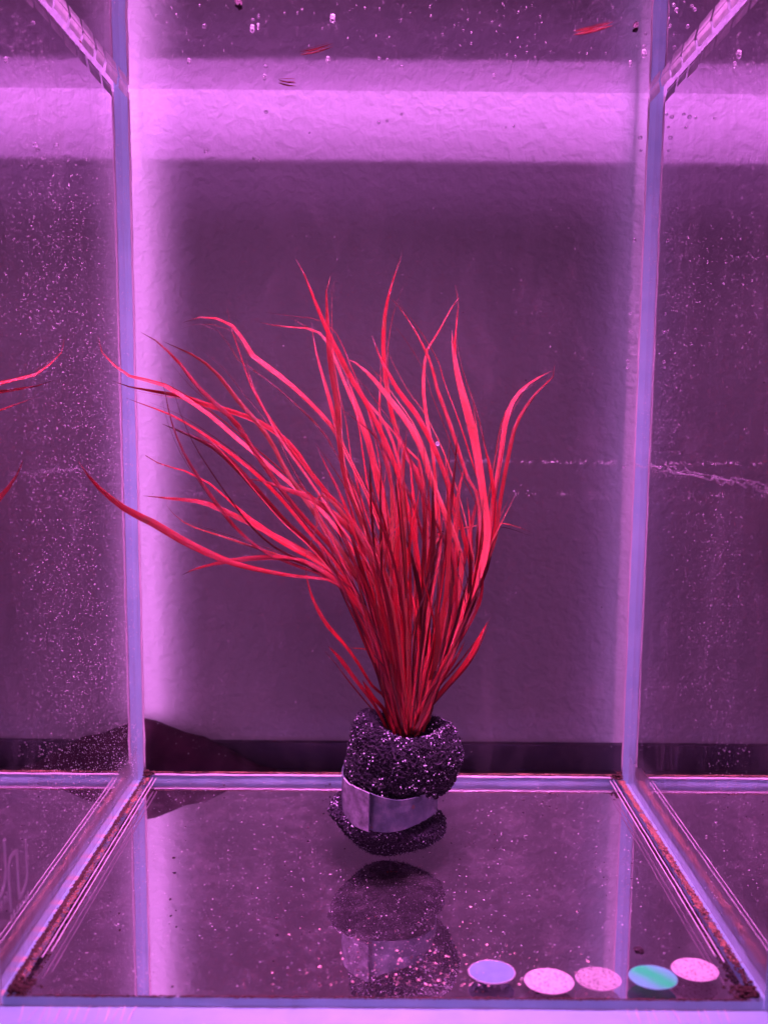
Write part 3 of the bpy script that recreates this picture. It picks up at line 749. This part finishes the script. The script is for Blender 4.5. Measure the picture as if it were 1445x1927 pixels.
# plan of the strip, seen from above (metres from the plug axis), a teardrop with its tip at the front left
cx, cy = PCX, PCY
SP = [(x_+.0006, y_) for x_, y_ in [(-.0050, -.0150), (-.0084, -.0118), (-.0113, -.0072), (-.0119, -.0010), (-.0106, .0055), (-.0060, .0102), (.0000, .0118), (.0065, .0104), (.0107, .0062), (.0122, .0003), (.0113, -.0060), (.0080, -.0102), (.0038, -.0130), (-.0005, -.0140), (-.0034, -.0138), (-.0047, -.0129)]]
P2 = resample(catmull([Vector((x, y, 0)) for x, y in SP], 8), 150)
q = MB(); th_ = .00042; nz = 5
for i, p in enumerate(P2):
    t = (P2[min(i+1, 150)]-P2[max(i-1, 0)]).normalized(); nn = Vector((t.y, -t.x, 0))
    tilt = (p.x*-.02); lift = .0006*noise.noise(p*120)
    zt = .0207-p.x*.15+lift; zb = .0122+max(0, p.x)*.09+lift*.4
    if i > 125: zt -= .0004; zb -= .0003
    if i < 12: zt += .0002; zb += .0001
    row = []
    for side in (0, 1):
        for k2 in range(nz+1):
            z = zb+(zt-zb)*k2/nz
            bul = .0002*noise.noise(Vector((p.x*300, p.y*300, z*400)))
            row.append(Vector((cx+p.x, cy+p.y, z))+nn*(bul+(th_ if side else 0)))
    q.v += [tuple(r_) for r_ in row]
m_ = 2*(nz+1)
for i in range(150):
    a_ = i*m_; b_ = a_+m_
    for k2 in range(nz):
        q.f.append((a_+k2, a_+k2+1, b_+k2+1, b_+k2)); q.f.append((a_+nz+1+k2, b_+nz+1+k2, b_+nz+2+k2, a_+nz+2+k2))
    q.f.append((a_, b_, b_+nz+1, a_+nz+1)); q.f.append((a_+nz, a_+2*nz+1, b_+2*nz+1, b_+nz))
for a_, fl in ((0, 0), (150*m_, 1)):
    for k2 in range(nz):
        f = (a_+k2, a_+nz+1+k2, a_+nz+2+k2, a_+k2+1); q.f.append(f if not fl else tuple(reversed(f)))
q.mi = [0]*len(q.f)
per = 2*nz+2
for i in range(20*per): q.mi[i] = 1
o = q.build('lead_strip', [M['lead'], M['lead_pale']], label='bent grey lead strip wrapped round the waist of the sponge', category='weight')

# ------------------------------------------------------------------ round discs on the floor, standing in for LED reflections
def disc_mat(name, kind):
    k = N(name); v = k.coord('Object')
    if kind == 'blue': col = k.ramp(k.noise(v, 400, 4), [(.3, (.12, .23, .29)), (.7, (.16, .29, .36))]); sh = k.bsdf(col, .45)
    elif kind == 'cyan':
        sx = k.n('SeparateXYZ'); k.l(v, sx.inputs[0])
        f = k.math('ADD', k.math('ADD', sx.outputs['X'], k.math('MULTIPLY', sx.outputs['Y'], .9)), k.math('MULTIPLY', k.noise(v, 300, 2), .002))
        mm_ = k.remap(k.math('ABSOLUTE', k.math('SUBTRACT', f, .0016)), .0, .0050, .9, 0)  # green shimmer painted in as a slanting streak
        col = k.mixc(mm_, (.13, .52, .42), (.01, .9, .16)); sh = k.bsdf(col, .35, metal=.0)
        tinted = k.shader('Glossy', (.1, 1.0, .5), .5)
        sh = k.mix(.12, sh, tinted)
    else:
        col = k.ramp(k.noise(v, 1500, 3), [(.38, (.36, .24, .26)), (.5, (.66, .62, .60))]); sh = k.bsdf(col, .5)
        if kind == 'white': sh = k.mix(.18, sh, k.shader('Transparent', (1, 1, 1)))
        if kind == 'ghost': sh = k.mix(.62, sh, k.shader('Transparent', (1, 1, 1)))
    return k.done(sh)
DM = {q_: disc_mat(q_+' foil', q_) for q_ in ('blue', 'white', 'cyan', 'ghost')}
M['rim'] = mat_simple('frayed foil rim', (.85, .55, .62), .5, var=.4, scale=3000)
DS = [(925, 1828, 44.5, 'blue', 'plain violet blue round foil sticker, leftmost on the tank floor'),
      (1033, 1846, 47, 'white', 'pinkish white round sticker with frayed rim right of the violet one'),
      (1125, 1841, 43, 'ghost', 'faint see-through pale round sticker beside the vertical light streak'),
      (1228, 1838, 46, 'cyan', 'iridescent cyan green round foil sticker on the tank floor'),
      (1307, 1824, 44, 'white', 'pale pink round sticker at the far right beside the cyan one')]
for px, py, rp, kd, lb in DS:
    p = on(px, py, 2, .0003); p.y = max(p.y, -L+.0056); r = rp*depth(p)/F
    th = on(px, py, 2, .0003)
    t = empty('reflection_disc', (p.x, p.y, .0001), label=lb, category='spot', group='round foil spots on the tank floor')
    q = MB(); n = 48
    vs_ = []
    for z in (.00005, .00022):
        vs_ += [(p.x+math.cos(2*math.pi*i/n)*r*.97, p.y+math.sin(2*math.pi*i/n)*r*.80, z) for i in range(n)]
    q.add(vs_, [tuple(reversed(range(n))), tuple(range(n, 2*n))]+[(i, (i+1) % n, n+(i+1) % n, n+i) for i in range(n)])
    o = q.build('face', DM[kd])
    # object coordinates centred on the disc
    for vert in o.data.vertices: vert.co -= Vector((p.x, p.y, .0001))
    o.parent = t
    q = MB(); q.tube([(math.cos(2*math.pi*i/n)*r*.98, math.sin(2*math.pi*i/n)*r*.81, .00012+.00002*math.sin(i)) for i in range(n+1)], .00007, 5, cap=False)
    o = q.build('rim', M['rim'] if kd != 'cyan' else DM['blue'], smooth=True); o.parent = t

# ------------------------------------------------------------------ floating leaf scraps under the surface
def scrap(px0, py0, px1, py1, w, mt, label, off=0, split=True):
    a_ = on(px0, py0, 2, H-.0004); b_ = on(px1, py1, 2, H-.0004); md = (a_+b_)/2+Vector((0, .0006, 0))
    t = empty('leaf_scrap', tuple((a_+b_)/2), label=label, category='leaf scrap')
    o = ribbon([a_, md, b_], w, n=14, name='blade', mat=leafmats[mt], prof=[.1, .9, 1, .7, .1], twist=.2); attach(t, o)
    if split:
        o = ribbon([a_+Vector((0, -.0006, 0)), md+Vector((.002, -.0028, 0)), b_+Vector((-.001, -.0006, 0))], w*.5, n=14, name='blade', mat=leafmats['o'], prof=[.1, .8, .8, .5, .1], twist=.2); attach(t, o)
scrap(1078, 66, 1152, 48, 5, 'p', 'red split leaf scrap floating at the surface near the right corner')
scrap(564, 104, 626, 88, 3.5, 'c', 'short red leaf scrap floating left of centre')
scrap(524, 156, 558, 162, 3, 'd', 'small brown crossed leaf scrap below the bubbles at the surface')
scrap(150, 75, 160, 98, 5, 'o', 'tiny rusty leaf scrap at the left waterline', split=False)
for (px, py, r, lb) in ((450, 12, .0011, 'dark elongated dirt flake under the surface left of centre'), (1195, 56, .0009, 'dark dirt flake at the surface beside the back right corner')):
    q = MB(); p = on(px, py, 2, H-.0006); q.blob((0, 0, 0), r, (.7, 1.3, .5), .3, hi=True)
    o = q.build('dirt_flake', M['dark_speck']); o.location = p; o['label'] = lb; o['category'] = 'debris'
q = MB(); p = on(1202, 1788, 2, .0006); q.blob((0, 0, 0), .0010, (1.1, .9, .7), .25, hi=True)
o = q.build('crumb', M['dark_speck']); o.location = p; o['label'] = 'largest dark crumb on the floor behind the cyan sticker'; o['category'] = 'debris'

# ------------------------------------------------------------------ dark wedge of cloth behind the tank
random.seed(3); q = MB(); nx = 40; ny = 8
x0, x1 = -.16, -.034  # dark maroon wedge, lower towards the right
for i in range(nx+1):
    u = i/nx; x = x0+(x1-x0)*u
    hgt = .0190-max(0, (x+.073))*.42+.0006*noise.noise(Vector((x*150, 0, 0)))
    if x > -.050: hgt *= max(.02, 1-((x+.050)/.022)**1.4)
    for j in range(ny+1):
        v = j/ny; a_ = v*math.pi
        y = .0015+(GAP-.0045)*(1-v); z = -T-.002+hgt*math.sin(a_)**.6*(1+.1*noise.noise(Vector((x*90, v*3, 0))))
        q.v.append((x, y, z))
for i in range(nx):
    for j in range(ny):
        a_ = i*(ny+1)+j; q.f.append((a_, a_+1, a_+ny+2, a_+ny+1)); q.mi.append(0)
q.build('dark_wedge', mat_simple('dark maroon cloth', (.060, .016, .032), .9, var=.5, scale=120), smooth=True, label='dark maroon cloth wedged behind the tank at the left', category='matter')
